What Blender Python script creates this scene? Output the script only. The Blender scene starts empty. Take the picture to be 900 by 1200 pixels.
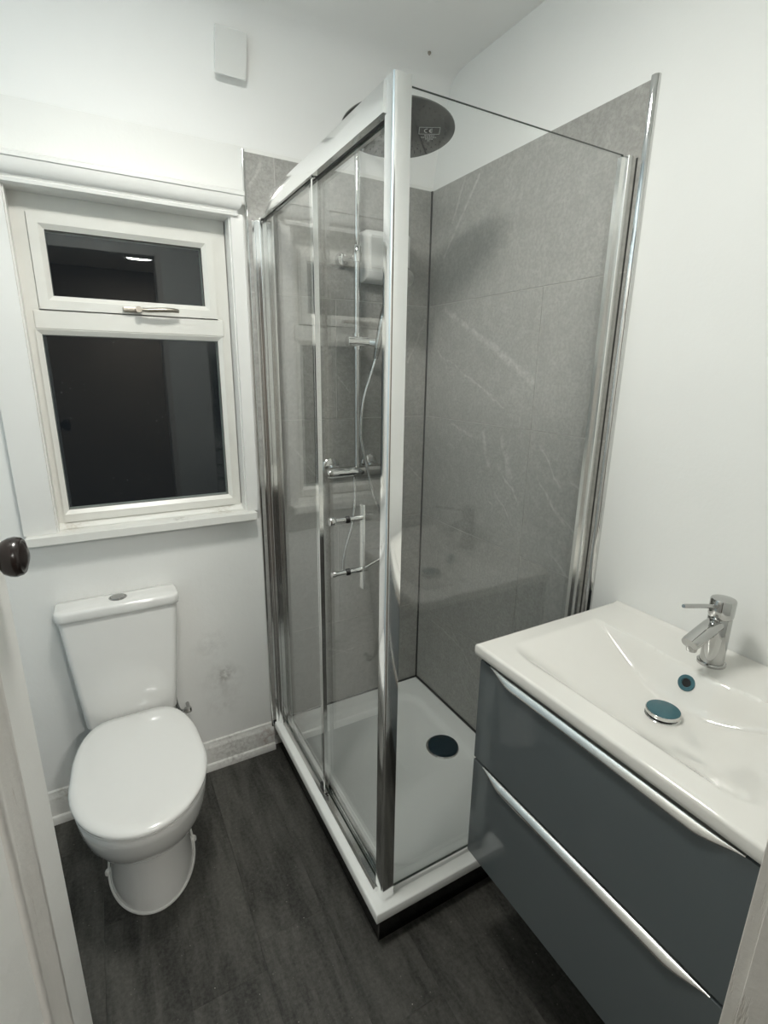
import bpy, bmesh, math, random
from mathutils import Vector, Matrix
random.seed(7)
C = bpy.context.scene.collection
SC = bpy.context.scene
PI = math.pi

# ------------------------------------------------------------------ camera
cam_d = bpy.data.cameras.new('camera')
cam_d.sensor_fit = 'VERTICAL'; cam_d.sensor_height = 36.0
cam_d.lens = 598.28 * 36.0 / 1200.0
cam_d.clip_start = 0.01; cam_d.clip_end = 60
cam = bpy.data.objects.new('camera', cam_d); C.objects.link(cam)
CAM_R = Matrix(((0.8740384074591138, 0.1172653805075875, -0.471493046418234),
                (-0.48567695205906136, 0.2372826082745951, -0.8413173373044355),
                (0.013219702150818328, 0.9643369713667602, 0.264347205641043)))
cam.matrix_world = Matrix.Translation((0, 0, 1.5)) @ CAM_R.to_4x4()
SC.camera = cam

# ------------------------------------------------------------------ world: night outside
w = bpy.data.worlds.new('night'); SC.world = w; w.use_nodes = True
bg = w.node_tree.nodes['Background']
bg.inputs[0].default_value = (0.010, 0.012, 0.014, 1); bg.inputs[1].default_value = 0.5
SC.view_settings.view_transform = 'Standard'; SC.view_settings.look = 'None'
SC.view_settings.gamma = 1.0; SC.view_settings.use_curve_mapping = False
SC.view_settings.exposure = 1.06

LAMP = (0.19, 0.90, 2.468)          # bathroom ceiling lamp
LAMP_E = 40.0
HALL_LAMP = (0.50, -1.70, 2.468)
HALL_E = 120.0

# room measures
BW, RW, LW, NW = 1.778, 1.186, -0.34, 0.127      # back wall y, right wall x, left wall x, near wall y
TB, TR = BW - 0.010, RW - 0.010                 # tile faces
CZ = 2.468

# ------------------------------------------------------------------ materials
def nmat(name):
    m = bpy.data.materials.new(name); m.use_nodes = True
    nt = m.node_tree
    return m, nt, nt.nodes['Principled BSDF']
def N(nt, typ, **kw):
    n = nt.nodes.new(typ)
    for k, v in kw.items():
        setattr(n, k, v)
    return n
def lk(nt, a, b): nt.links.new(a, b)
def math_n(nt, op, a, b=None, c=None, clamp=False):
    n = N(nt, 'ShaderNodeMath', operation=op, use_clamp=clamp)
    for i, v in enumerate((a, b, c)):
        if v is None: continue
        if isinstance(v, (int, float)): n.inputs[i].default_value = v
        else: lk(nt, v, n.inputs[i])
    return n.outputs[0]
def mixc(nt, fac, a, b, mode='MIX'):
    n = N(nt, 'ShaderNodeMix', data_type='RGBA', blend_type=mode)
    for sock, v in ((n.inputs[0], fac), (n.inputs[6], a), (n.inputs[7], b)):
        if isinstance(v, (int, float)): sock.default_value = v
        elif isinstance(v, tuple): sock.default_value = (*v, 1) if len(v) == 3 else v
        else: lk(nt, v, sock)
    return n.outputs[2]
def noise(nt, vec, scale, detail=4, rough=0.55, dist=0.0):
    n = N(nt, 'ShaderNodeTexNoise')
    n.inputs['Scale'].default_value = scale; n.inputs['Detail'].default_value = detail
    n.inputs['Roughness'].default_value = rough; n.inputs['Distortion'].default_value = dist
    if vec is not None: lk(nt, vec, n.inputs['Vector'])
    return n.outputs['Fac']
def maprange(nt, v, a, b, c=0.0, d=1.0, smooth=False):
    n = N(nt, 'ShaderNodeMapRange')
    if smooth: n.interpolation_type = 'SMOOTHSTEP'
    lk(nt, v, n.inputs[0])
    for i, x in enumerate((a, b, c, d)): n.inputs[i + 1].default_value = x
    return n.outputs[0]
def bump(nt, h, strength, dist, bsdf):
    n = N(nt, 'ShaderNodeBump'); n.inputs['Strength'].default_value = strength
    n.inputs['Distance'].default_value = dist
    lk(nt, h, n.inputs['Height']); lk(nt, n.outputs[0], bsdf.inputs['Normal'])
def pos(nt): return N(nt, 'ShaderNodeNewGeometry').outputs['Position']

def plain(name, col, rough=0.5, metal=0.0, coat=0.0, var=0.04, vscale=30.0, spec=None, bumps=0.0, bscale=60):
    """plain coating with slight procedural variation in colour and roughness"""
    m, nt, b = nmat(name)
    p = pos(nt)
    f = noise(nt, p, vscale, 3)
    lo = tuple(max(0, c * (1 - var)) for c in col); hi = tuple(min(1, c * (1 + var)) for c in col)
    lk(nt, mixc(nt, f, lo, hi), b.inputs['Base Color'])
    b.inputs['Roughness'].default_value = rough
    b.inputs['Metallic'].default_value = metal
    b.inputs['Coat Weight'].default_value = coat
    b.inputs['Coat Roughness'].default_value = 0.03
    if spec is not None: b.inputs['Specular IOR Level'].default_value = spec
    if bumps: bump(nt, noise(nt, p, bscale, 4), bumps, 0.002, b)
    return m

M = {}
M['ceramic'] = plain('glazed white ceramic', (0.79, 0.79, 0.765), 0.10, coat=0.6, var=0.01)
M['basin'] = plain('glazed basin white', (0.80, 0.79, 0.75), 0.10, coat=0.6, var=0.01)
M['acrylic'] = plain('white shower acrylic', (0.90, 0.92, 0.90), 0.25, var=0.02)
M['upvc'] = plain('white upvc', (0.74, 0.735, 0.69), 0.32, var=0.05, vscale=14)
M['plastic_white'] = plain('white plastic', (0.78, 0.79, 0.77), 0.3, var=0.01)
M['chrome'] = plain('polished chrome', (0.68, 0.68, 0.67), 0.05, metal=1.0, var=0.01)
M['tap_chrome'] = plain('dark polished chrome', (0.50, 0.50, 0.49), 0.06, metal=1.0, var=0.01)
M['alu'] = plain('polished aluminium', (0.93, 0.935, 0.93), 0.10, metal=1.0, var=0.02)
M['satin'] = plain('satin aluminium', (0.94, 0.94, 0.92), 0.24, metal=1.0, var=0.02)
M['rose'] = plain('smoky polished rose', (0.20, 0.20, 0.195), 0.08, metal=1.0, var=0.08)
M['steel_dark'] = plain('polished steel', (0.42, 0.42, 0.41), 0.10, metal=1.0, var=0.04)
M['film'] = plain('blue protective film', (0.045, 0.125, 0.150), 0.25, var=0.15, vscale=60)
M['film_dark'] = plain('dark blue drain film', (0.010, 0.028, 0.040), 0.22, var=0.15, vscale=60)
M['black'] = plain('black rubber', (0.012, 0.012, 0.012), 0.45, var=0.1)
M['grout_black'] = plain('black silicone', (0.015, 0.015, 0.014), 0.4, var=0.1)
M['plinth'] = plain('gloss black plinth', (0.006, 0.006, 0.006), 0.12, var=0.1)
M['drawer'] = plain('gloss slate drawer', (0.118, 0.136, 0.142), 0.06, var=0.01, spec=0.7)
M['carcass'] = plain('slate carcass', (0.055, 0.062, 0.066), 0.25, var=0.02)
M['bakelite'] = plain('brown bakelite', (0.014, 0.009, 0.008), 0.22, var=0.3, vscale=80)
M['brass'] = plain('worn brass', (0.40, 0.37, 0.32), 0.35, metal=1.0, var=0.35, vscale=120)
M['silicone'] = plain('white silicone bead', (0.72, 0.72, 0.69), 0.35, var=0.03)
M['hall_wall'] = plain('beige hall wall', (0.20, 0.175, 0.145), 0.7, var=0.04, vscale=4)
M['hall_floor'] = plain('brown hall carpet', (0.05, 0.04, 0.032), 0.95, var=0.3, vscale=200)
M['steel_hose'] = plain('braided hose', (0.62, 0.62, 0.61), 0.22, metal=1.0, var=0.15, vscale=400)
M['print'] = plain('etched pale print', (0.70, 0.71, 0.69), 0.5, var=0.02)
M['dark_hole'] = plain('dark hole', (0.004, 0.004, 0.004), 0.6, var=0.1)
M['clear'] = None

def emit(name, col, e):
    m, nt, b = nmat(name)
    b.inputs['Base Color'].default_value = (0.8, 0.8, 0.78, 1)
    b.inputs['Emission Color'].default_value = (*col, 1)
    b.inputs['Emission Strength'].default_value = e
    b.inputs['Roughness'].default_value = 0.35
    return m
M['lamp'] = emit('lit opal diffuser', (1.0, 0.985, 0.925), LAMP_E)
M['hall_lamp'] = emit('lit hall diffuser', (1.0, 0.98, 0.93), HALL_E)

def paint_mat(name, col, dirt=None, fine=0.3):
    m, nt, b = nmat(name)
    p = pos(nt)
    f = noise(nt, p, 2.2, 4)
    base = mixc(nt, f, tuple(c * 0.965 for c in col), tuple(min(1, c * 1.03) for c in col))
    if dirt:
        for (c, r, st, seed, tint) in dirt:
            sub = N(nt, 'ShaderNodeVectorMath', operation='DISTANCE'); lk(nt, p, sub.inputs[0]); sub.inputs[1].default_value = c
            fall = maprange(nt, sub.outputs['Value'], 0.0, r, 1.0, 0.0, True)
            nn = maprange(nt, noise(nt, p, seed, 5, 0.65), 0.42, 0.68)
            k = math_n(nt, 'MULTIPLY', math_n(nt, 'MULTIPLY', fall, nn), st, clamp=True)
            base = mixc(nt, k, base, tint)
    lk(nt, base, b.inputs['Base Color'])
    b.inputs['Roughness'].default_value = 0.55
    h = math_n(nt, 'ADD', noise(nt, p, 9, 5), math_n(nt, 'MULTIPLY', noise(nt, p, 130, 3), 0.12))
    bump(nt, h, fine, 0.006, b)
    return m
GREY = (0.20, 0.19, 0.17)
M['paint_back'] = paint_mat('white painted plaster back', (0.84, 0.845, 0.82), dirt=[
    ((0.315, BW, 0.385), 0.05, 0.8, 45, (0.20, 0.19, 0.15)), ((0.31, BW, 0.37), 0.12, 0.35, 18, (0.35, 0.34, 0.30)),
    ((0.30, BW, 0.27), 0.10, 0.3, 22, (0.35, 0.34, 0.30)), ((0.27, BW, 0.52), 0.10, 0.18, 30, GREY)])
M['paint'] = paint_mat('white painted plaster', (0.85, 0.86, 0.84))
M['paint_left'] = paint_mat('pale blue grey painted plaster', (0.70, 0.82, 0.90))
M['ceiling'] = paint_mat('white ceiling paint', (0.93, 0.935, 0.92), fine=0.15)
M['gloss_wood'] = paint_mat('white gloss painted wood', (0.79, 0.79, 0.765), fine=0.12)
M['gloss_wood'].node_tree.nodes['Principled BSDF'].inputs['Roughness'].default_value = 0.3
M['sill_wood'] = paint_mat('white sill paint with scuffs', (0.79, 0.79, 0.75), dirt=[((0.21, 1.76, 1.018), 0.035, 0.9, 60, (0.12, 0.10, 0.08)), ((0.36, 1.80, 1.02), 0.07, 0.5, 70, (0.30, 0.24, 0.15)), ((-0.10, 1.80, 1.02), 0.06, 0.5, 70, (0.30, 0.24, 0.15))], fine=0.2)
M['sill_wood'].node_tree.nodes['Principled BSDF'].inputs['Roughness'].default_value = 0.3

def worn_wood(name, col, strip=None):
    """old white door paint, chipped along the moulding"""
    m, nt, b = nmat(name)
    p = pos(nt)
    mp = N(nt, 'ShaderNodeMapping'); mp.inputs['Scale'].default_value = (1, 1, 0.12)
    lk(nt, p, mp.inputs[0])
    st = noise(nt, mp.outputs[0], 60, 5, 0.6)
    base = mixc(nt, maprange(nt, st, 0.3, 0.75), tuple(c * 0.93 for c in col), col)
    ch = maprange(nt, noise(nt, mp.outputs[0], 38, 6, 0.7), 0.60, 0.68)
    base = mixc(nt, math_n(nt, 'MULTIPLY', ch, 0.35), base, (0.50, 0.44, 0.36))
    lk(nt, base, b.inputs['Base Color']); b.inputs['Roughness'].default_value = 0.4
    bump(nt, math_n(nt, 'ADD', noise(nt, p, 40, 5), math_n(nt, 'MULTIPLY', ch, -0.6)), 0.35, 0.004, b)
    return m
M['door_paint'] = paint_mat('old white door paint', (0.86, 0.86, 0.83), fine=0.35)
M['door_chipped'] = worn_wood('chipped white moulding paint', (0.74, 0.72, 0.68))
M['skirting'] = paint_mat('scuffed white skirting paint', (0.72, 0.72, 0.69), dirt=[
    ((0.33, BW - 0.02, 0.06), 0.14, 0.55, 75, (0.16, 0.14, 0.12)), ((0.46, BW - 0.02, 0.07), 0.07, 0.9, 50, (0.22, 0.10, 0.07)),
    ((0.25, BW - 0.02, 0.11), 0.10, 0.4, 90, (0.35, 0.32, 0.28)), ((-0.24, BW - 0.02, 0.11), 0.06, 0.8, 60, (0.30, 0.27, 0.22))], fine=0.5)

def tile_mat(name, streaks, axis):
    m, nt, b = nmat(name)
    p = pos(nt)
    oi = N(nt, 'ShaderNodeObjectInfo')
    off = N(nt, 'ShaderNodeCombineXYZ')
    lk(nt, math_n(nt, 'MULTIPLY', oi.outputs['Random'], 17.0), off.inputs[0])
    lk(nt, math_n(nt, 'MULTIPLY', oi.outputs['Random'], 31.0), off.inputs[1])
    lk(nt, math_n(nt, 'MULTIPLY', oi.outputs['Random'], 7.0), off.inputs[2])
    add = N(nt, 'ShaderNodeVectorMath', operation='ADD'); lk(nt, p, add.inputs[0]); lk(nt, off.outputs[0], add.inputs[1])
    q = add.outputs[0]
    big = noise(nt, q, 3.0, 5, 0.6, 0.6)
    fine = noise(nt, q, 105, 3, 0.75)
    mid = noise(nt, q, 26, 7, 0.75, 0.4)
    base = mixc(nt, maprange(nt, big, 0.3, 0.7), (0.325, 0.322, 0.300), (0.385, 0.381, 0.357))
    base = mixc(nt, math_n(nt, 'MULTIPLY', maprange(nt, mid, 0.42, 0.66), 0.55), base, (0.48, 0.477, 0.452))
    base = mixc(nt, math_n(nt, 'MULTIPLY', maprange(nt, fine, 0.42, 0.60), 0.55), base, (0.26, 0.26, 0.242))
    # faint slanting mineral veins everywhere
    mp = N(nt, 'ShaderNodeMapping'); mp.inputs['Rotation'].default_value = (0.9, 0.9, 0) if axis == 'Y' else (0, 0.9, 0)
    mp.inputs['Scale'].default_value = (1.0, 1.0, 7.0)
    lk(nt, q, mp.inputs[0])
    v = noise(nt, mp.outputs[0], 1.5, 5, 0.6, 0.8)
    ridge = maprange(nt, math_n(nt, 'ABSOLUTE', math_n(nt, 'SUBTRACT', v, 0.5)), 0.0, 0.012, 1.0, 0.0)
    mask = maprange(nt, noise(nt, q, 5, 3), 0.55, 0.72)
    base = mixc(nt, math_n(nt, 'MULTIPLY', math_n(nt, 'MULTIPLY', ridge, mask), 0.55), base, (0.50, 0.495, 0.47))
    # single strong streaks of the stone
    sep = N(nt, 'ShaderNodeSeparateXYZ'); lk(nt, p, sep.inputs[0])
    cb = N(nt, 'ShaderNodeCombineXYZ')
    wob = math_n(nt, 'MULTIPLY', math_n(nt, 'SUBTRACT', noise(nt, p, 10, 6, 0.6), 0.5), 0.040)
    lk(nt, math_n(nt, 'ADD', sep.outputs[1 if axis == 'Y' else 0], wob), cb.inputs[0])
    lk(nt, math_n(nt, 'SUBTRACT', sep.outputs[2], wob), cb.inputs[1])
    pp = cb.outputs[0]
    tot = None
    for (ay, az, by, bz, wd) in streaks:
        d = Vector((by - ay, bz - az, 0)); L2 = d.dot(d)
        s = N(nt, 'ShaderNodeVectorMath', operation='SUBTRACT'); lk(nt, pp, s.inputs[0]); s.inputs[1].default_value = (ay, az, 0)
        dt = N(nt, 'ShaderNodeVectorMath', operation='DOT_PRODUCT'); lk(nt, s.outputs[0], dt.inputs[0]); dt.inputs[1].default_value = d / L2
        t = math_n(nt, 'ADD', dt.outputs['Value'], 0.0, clamp=True)
        sc = N(nt, 'ShaderNodeVectorMath', operation='SCALE'); sc.inputs[0].default_value = d; lk(nt, t, sc.inputs['Scale'])
        ds = N(nt, 'ShaderNodeVectorMath', operation='DISTANCE'); lk(nt, s.outputs[0], ds.inputs[0]); lk(nt, sc.outputs[0], ds.inputs[1])
        f = maprange(nt, ds.outputs['Value'], wd * 0.12, wd * 0.62, 1.0, 0.0, True)
        tot = f if tot is None else math_n(nt, 'MAXIMUM', tot, f)
    grain = maprange(nt, noise(nt, p, 60, 6, 0.75), 0.38, 0.64)
    base = mixc(nt, math_n(nt, 'MULTIPLY', math_n(nt, 'MULTIPLY', tot, grain), 0.62), base, (0.62, 0.615, 0.59))
    lk(nt, base, b.inputs['Base Color'])
    b.inputs['Roughness'].default_value = 0.48
    bump(nt, math_n(nt, 'ADD', mid, math_n(nt, 'MULTIPLY', fine, 0.4)), 0.4, 0.0025, b)
    return m
M['tile_right'] = tile_mat('grey stone porcelain right', [
    (1.497, 2.119, 1.674, 1.91, 0.013), (1.562, 2.149, 1.636, 2.007, 0.009), (1.65, 1.728, 1.18, 1.476, 0.026), (1.7, 1.579, 1.304, 1.391, 0.007),
    (1.58, 1.32, 1.463, 1.278, 0.011), (1.59, 1.238, 1.561, 1.219, 0.007), (1.399, 1.117, 1.32, 1.063, 0.005), (1.313, 1.2, 1.197, 1.091, 0.010),
    (1.316, 1.11, 1.22, 1.009, 0.006), (1.131, 1.282, 1.022, 1.171, 0.008), (1.117, 1.173, 1.002, 1.071, 0.010), (0.995, 1.201, 0.948, 1.169, 0.007),
    (1.029, 1.104, 0.941, 1.036, 0.007), (1.40, 1.30, 1.36, 1.19, 0.022), (1.30, 1.29, 1.25, 1.17, 0.026), (1.045, 0.963, 0.945, 0.889, 0.007),
    (1.511, 0.476, 1.334, 0.341, 0.007), (1.7, 0.469, 1.45, 0.43, 0.007), (1.44, 0.318, 1.343, 0.22, 0.004)], 'Y')
M['tile_back'] = tile_mat('grey stone porcelain back', [
    (1.088, 1.537, 1.161, 1.697, 0.007), (1.101, 1.132, 1.179, 1.053, 0.005), (0.6, 1.247, 0.702, 1.113, 0.007), (0.787, 1.486, 0.838, 1.425, 0.006),
    (0.873, 1.809, 0.928, 1.898, 0.005), (0.735, 0.385, 0.833, 0.338, 0.007), (0.734, 0.346, 0.957, 0.367, 0.005), (0.50, 2.05, 0.53, 2.12, 0.010)], 'X')
M['grout'] = plain('pale grey grout', (0.52, 0.515, 0.49), 0.8, var=0.1, vscale=90)

def floor_mat():
    m, nt, b = nmat('charcoal vinyl plank')
    p = pos(nt)
    oi = N(nt, 'ShaderNodeObjectInfo')
    off = N(nt, 'ShaderNodeCombineXYZ')
    lk(nt, math_n(nt, 'MULTIPLY', oi.outputs['Random'], 13.0), off.inputs[0]); lk(nt, math_n(nt, 'MULTIPLY', oi.outputs['Random'], 29.0), off.inputs[1])
    add = N(nt, 'ShaderNodeVectorMath', operation='ADD'); lk(nt, p, add.inputs[0]); lk(nt, off.outputs[0], add.inputs[1])
    mp = N(nt, 'ShaderNodeMapping'); mp.inputs['Scale'].default_value = (1.0, 0.22, 1.0); lk(nt, add.outputs[0], mp.inputs[0])
    a = noise(nt, mp.outputs[0], 14, 6, 0.62, 0.5)
    f = noise(nt, add.outputs[0], 95, 5, 0.75)
    mp2 = N(nt, 'ShaderNodeMapping'); mp2.inputs['Scale'].default_value = (1.0, 0.10, 1.0); lk(nt, add.outputs[0], mp2.inputs[0])
    g = noise(nt, mp2.outputs[0], 160, 4, 0.6)
    k = math_n(nt, 'ADD', math_n(nt, 'MULTIPLY', maprange(nt, a, 0.40, 0.62), 0.55), math_n(nt, 'ADD', math_n(nt, 'MULTIPLY', maprange(nt, f, 0.38, 0.66), 0.42), math_n(nt, 'MULTIPLY', maprange(nt, g, 0.35, 0.7), 0.14)))
    col = mixc(nt, math_n(nt, 'MULTIPLY', k, 1.0, clamp=True), (0.014, 0.014, 0.012), (0.095, 0.093, 0.083))
    speck = maprange(nt, noise(nt, p, 210, 1, 0.3), 0.80, 0.82)
    col = mixc(nt, speck, col, (0.5, 0.48, 0.42))
    lk(nt, col, b.inputs['Base Color']); b.inputs['Roughness'].default_value = 0.5
    b.inputs['Specular IOR Level'].default_value = 0.35
    bump(nt, math_n(nt, 'ADD', f, g), 0.3, 0.001, b)
    return m
M['floor'] = floor_mat()

def glass_mat(name, tint, refl=1.0, spots=False):
    """thin sheet: see-through with Schlick reflection on both faces"""
    m = bpy.data.materials.new(name); m.use_nodes = True
    nt = m.node_tree; nt.nodes.clear()
    out = N(nt, 'ShaderNodeOutputMaterial')
    tr = N(nt, 'ShaderNodeBsdfTransparent'); tr.inputs[0].default_value = (*tint, 1)
    gl = N(nt, 'ShaderNodeBsdfGlossy'); gl.inputs['Roughness'].default_value = 0.0; gl.inputs['Color'].default_value = (1, 1, 1, 1)
    lw = N(nt, 'ShaderNodeLayerWeight'); lw.inputs['Blend'].default_value = 0.5
    p5 = math_n(nt, 'POWER', lw.outputs['Facing'], 5.0)
    fr = math_n(nt, 'MULTIPLY_ADD', p5, 0.94 * refl, 0.042 * refl, clamp=True)
    mx = N(nt, 'ShaderNodeMixShader'); lk(nt, fr, mx.inputs[0]); lk(nt, tr.outputs[0], mx.inputs[1]); lk(nt, gl.outputs[0], mx.inputs[2])
    sh = mx.outputs[0]
    if spots:
        df = N(nt, 'ShaderNodeBsdfDiffuse'); df.inputs[0].default_value = (0.6, 0.62, 0.6, 1)
        p = pos(nt)
        sp = maprange(nt, noise(nt, p, 160, 2, 0.5), 0.70, 0.76)
        ms = maprange(nt, noise(nt, p, 7, 2), 0.48, 0.62)
        k = math_n(nt, 'MULTIPLY', math_n(nt, 'MULTIPLY', sp, ms), 0.22)
        mz = N(nt, 'ShaderNodeMixShader'); lk(nt, k, mz.inputs[0]); lk(nt, sh, mz.inputs[1]); lk(nt, df.outputs[0], mz.inputs[2])
        sh = mz.outputs[0]
    lk(nt, sh, out.inputs[0])
    return m
M['glass'] = glass_mat('shower glass', (0.994, 0.998, 0.995))
M['glass_edge'] = plain('green glass edge', (0.055, 0.075, 0.065), 0.1, var=0.05)
M['window_glass'] = glass_mat('window glass', (0.85, 0.88, 0.88), 1.0, True)
M['clear'] = glass_mat('clear acrylic', (0.90, 0.90, 0.90), 1.3)

# ------------------------------------------------------------------ mesh helpers
BEV = set()
def bm_new():
    b = bmesh.new(); BEV.discard(id(b)); return b
def add_box(bm, x0, x1, y0, y1, z0, z1, bev=0.0, seg=2):
    v = [bm.verts.new(c) for c in ((x0,y0,z0),(x1,y0,z0),(x1,y1,z0),(x0,y1,z0),(x0,y0,z1),(x1,y0,z1),(x1,y1,z1),(x0,y1,z1))]
    fs = [bm.faces.new([v[i] for i in q]) for q in ((0,3,2,1),(4,5,6,7),(0,1,5,4),(1,2,6,5),(2,3,7,6),(3,0,4,7))]
    if bev > 0:
        BEV.add(id(bm))
        es = list({e for f in fs for e in f.edges})
        bmesh.ops.bevel(bm, geom=es, offset=bev, segments=seg, profile=0.5, affect='EDGES')
    return fs
def add_loft(bm, rings, cap0=True, cap1=True, close=True):
    vs = [[bm.verts.new(p) for p in r] for r in rings]
    n = len(rings[0])
    for a, b in zip(vs[:-1], vs[1:]):
        for i in range(n if close else n - 1):
            j = (i + 1) % n
            bm.faces.new((a[i], a[j], b[j], b[i]))
    if cap0 and close: bm.faces.new(list(reversed(vs[0])))
    if cap1 and close: bm.faces.new(vs[-1])
    return vs
def add_lathe(bm, prof, n=32, axis='Z', origin=(0,0,0), cap0=True, cap1=True):
    """prof: (radius, height) along axis"""
    rings = []
    o = Vector(origin)
    for r, h in prof:
        ring = []
        for i in range(n):
            a = 2 * PI * i / n
            c, s = r * math.cos(a), r * math.sin(a)
            if axis == 'Z': q = Vector((c, s, h))
            elif axis == 'Y': q = Vector((c, h, -s))
            elif axis == 'X': q = Vector((h, c, s))
            else: q = axis @ Vector((c, s, h))
            ring.append(o + q)
        rings.append(ring)
    add_loft(bm, rings, cap0, cap1)
def add_tube(bm, pts, r, n=12, caps=True):
    pts = [Vector(p) for p in pts]
    rings = []; up = None
    for i, p in enumerate(pts):
        t = (pts[min(i + 1, len(pts) - 1)] - pts[max(i - 1, 0)]).normalized()
        if up is None:
            up = Vector((0, 0, 1)) if abs(t.z) < 0.9 else Vector((1, 0, 0))
        u = t.cross(up)
        if u.length < 1e-5: u = t.cross(Vector((0, 1, 0)))
        u.normalize(); v = u.cross(t).normalized(); up = v
        rr = r[i] if isinstance(r, (list, tuple)) else r
        rings.append([p + (u * math.cos(2*PI*k/n) + v * math.sin(2*PI*k/n)) * rr for k in range(n)])
    add_loft(bm, rings, caps, caps)
def smooth_path(pts, k=8):
    pts = [Vector(p) for p in pts]
    P = [pts[0] * 2 - pts[1]] + pts + [pts[-1] * 2 - pts[-2]]
    out = []
    for i in range(1, len(P) - 2):
        a, b, c, d = P[i-1], P[i], P[i+1], P[i+2]
        for s in range(k):
            t = s / k
            out.append(0.5 * ((2*b) + (c - a)*t + (2*a - 5*b + 4*c - d)*t*t + (3*b - a - 3*c + d)*t*t*t))
    out.append(pts[-1]); return out
def add_extrude(bm, poly, a0, a1, axis='X'):
    """poly in the two other coordinates, extruded along axis"""
    def mk(u, v, a):
        return {'X': (a, u, v), 'Y': (u, a, v), 'Z': (u, v, a)}[axis]
    add_loft(bm, [[mk(u, v, a0) for u, v in poly], [mk(u, v, a1) for u, v in poly]])
def round_rect(x0, x1, y0, y1, z, r, n=6):
    out = []
    for cx, cy, a0 in ((x1-r, y1-r, 0), (x0+r, y1-r, PI/2), (x0+r, y0+r, PI), (x1-r, y0+r, 1.5*PI)):
        for i in range(n + 1):
            a = a0 + PI/2 * i / n
            out.append(Vector((cx + r*math.cos(a), cy + r*math.sin(a), z)))
    return out
def obj(name, bm, mats, parent=None, smooth=40, loc=None):
    bmesh.ops.remove_doubles(bm, verts=bm.verts[:], dist=1e-6)
    bmesh.ops.recalc_face_normals(bm, faces=bm.faces[:])
    ang = math.radians(smooth)
    for f in bm.faces: f.smooth = smooth > 0
    for e in bm.edges:
        if len(e.link_faces) == 2: e.smooth = e.calc_face_angle(0) < ang
    wn = id(bm) in BEV and smooth > 0
    me = bpy.data.meshes.new(name); bm.to_mesh(me); bm.free()
    for m in (mats if isinstance(mats, (list, tuple)) else [mats]): me.materials.append(m)
    o = bpy.data.objects.new(name, me); C.objects.link(o)
    if wn:
        md = o.modifiers.new('normals', 'WEIGHTED_NORMAL'); md.weight = 100; md.keep_sharp = True
    if parent is not None:
        o.parent = parent
        bpy_par.append((o, parent))
    if loc is not None: o.location = loc
    return o
bpy_par = []
def box_obj(name, x0, x1, y0, y1, z0, z1, mat, parent=None, bev=0.0):
    bm = bm_new(); add_box(bm, x0, x1, y0, y1, z0, z1, bev)
    return obj(name, bm, mat, parent)
def empty(name, loc):
    o = bpy.data.objects.new(name, None); C.objects.link(o); o.location = loc
    o.empty_display_size = 0.05
    return o
def tag(o, label=None, cat=None, kind=None, group=None):
    if label: o['label'] = label
    if cat: o['category'] = cat
    if kind: o['kind'] = kind
    if group: o['group'] = group
    return o
def adopt():
    """parts were modelled in world space: take the parent's place out of them"""
    done = {}
    def place(o):
        if o.parent is None: return Vector(o.location)
        return place(o.parent) + Vector(o.location)
    # process parents before children; child world offset is currently its own location (usually zero)
    def depth(o): return 0 if o.parent is None else 1 + depth(o.parent)
    world = {o.name: Vector(o.location) for o, p in bpy_par}
    for o, p in sorted(bpy_par, key=lambda t: depth(t[0])):
        pw = world[p.name] if p.name in world else Vector(p.location)
        o.location = world[o.name] - pw

# ================================================================== SETTING
# ---- floor planks
fl = box_obj('floor', LW - 0.1, RW + 0.1, -0.02, BW + 0.1, -0.06, -0.0025, M['grout_black'])
tag(fl, 'dark charcoal vinyl plank floor of the bathroom', 'floor', 'structure')
xs = [-0.516, -0.332, -0.146, 0.038, 0.222, 0.406, 0.590, 0.774, 0.958, 1.142, 1.326]
ends = {0: [0.8], 1: [0.62, 1.60], 2: [1.30], 3: [0.98], 4: [1.055], 5: [0.72], 6: [1.2], 7: [0.6], 8: [1.1], 9: [0.8]}
for i in range(len(xs) - 1):
    a, b_ = max(xs[i], LW - 0.02), min(xs[i + 1], RW + 0.02)
    if b_ - a < 0.01: continue
    ys = [0.0] + ends[i] + [BW + 0.02]
    for y0, y1 in zip(ys[:-1], ys[1:]):
        box_obj('plank', a + 0.00015, b_ - 0.00015, y0 + 0.00015, y1 - 0.00015, -0.003, 0.0, M['floor'], fl, bev=0.0003)

# ---- back wall with window opening, left/right/near walls
WX0, WX1, WZ0, WZ1 = -0.142, 0.431, 1.000, 1.957
bm = bm_new()
Y1 = BW + 0.24
add_box(bm, LW - 0.1, WX0, BW, Y1, -0.05, CZ + 0.08)
add_box(bm, WX1, RW + 0.1, BW, Y1, -0.05, CZ + 0.08)
add_box(bm, WX0, WX1, BW, Y1, -0.05, WZ0)
add_box(bm, WX0, WX1, BW, Y1, WZ1, CZ + 0.08)
wall_back = obj('wall_back', bm, M['paint_back'], smooth=0)
tag(wall_back, 'white painted window wall with grey tiles in the shower corner', 'wall', 'structure')
wall_right = box_obj('wall_right', RW, RW + 0.1, -0.05, BW, -0.05, CZ + 0.08, M['paint'])
tag(wall_right, 'white painted wall behind the basin, grey tiles in the shower', 'wall', 'structure')
wall_left = box_obj('wall_left', LW - 0.1, LW, -0.05, BW, -0.05, CZ + 0.08, M['paint_left'])
tag(wall_left, 'pale blue grey painted wall behind the open door', 'wall', 'structure')
DX0, DX1, DZ = -0.325, 0.441, 2.16
bm = bm_new()
add_box(bm, LW - 0.1, DX0, 0.005, NW, -0.05, CZ + 0.08)
add_box(bm, DX1, RW + 0.1, 0.005, NW, -0.05, CZ + 0.08)
add_box(bm, DX0, DX1, 0.005, NW, DZ, CZ + 0.08)
wall_front = obj('wall_front', bm, M['paint'], smooth=0)
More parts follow.
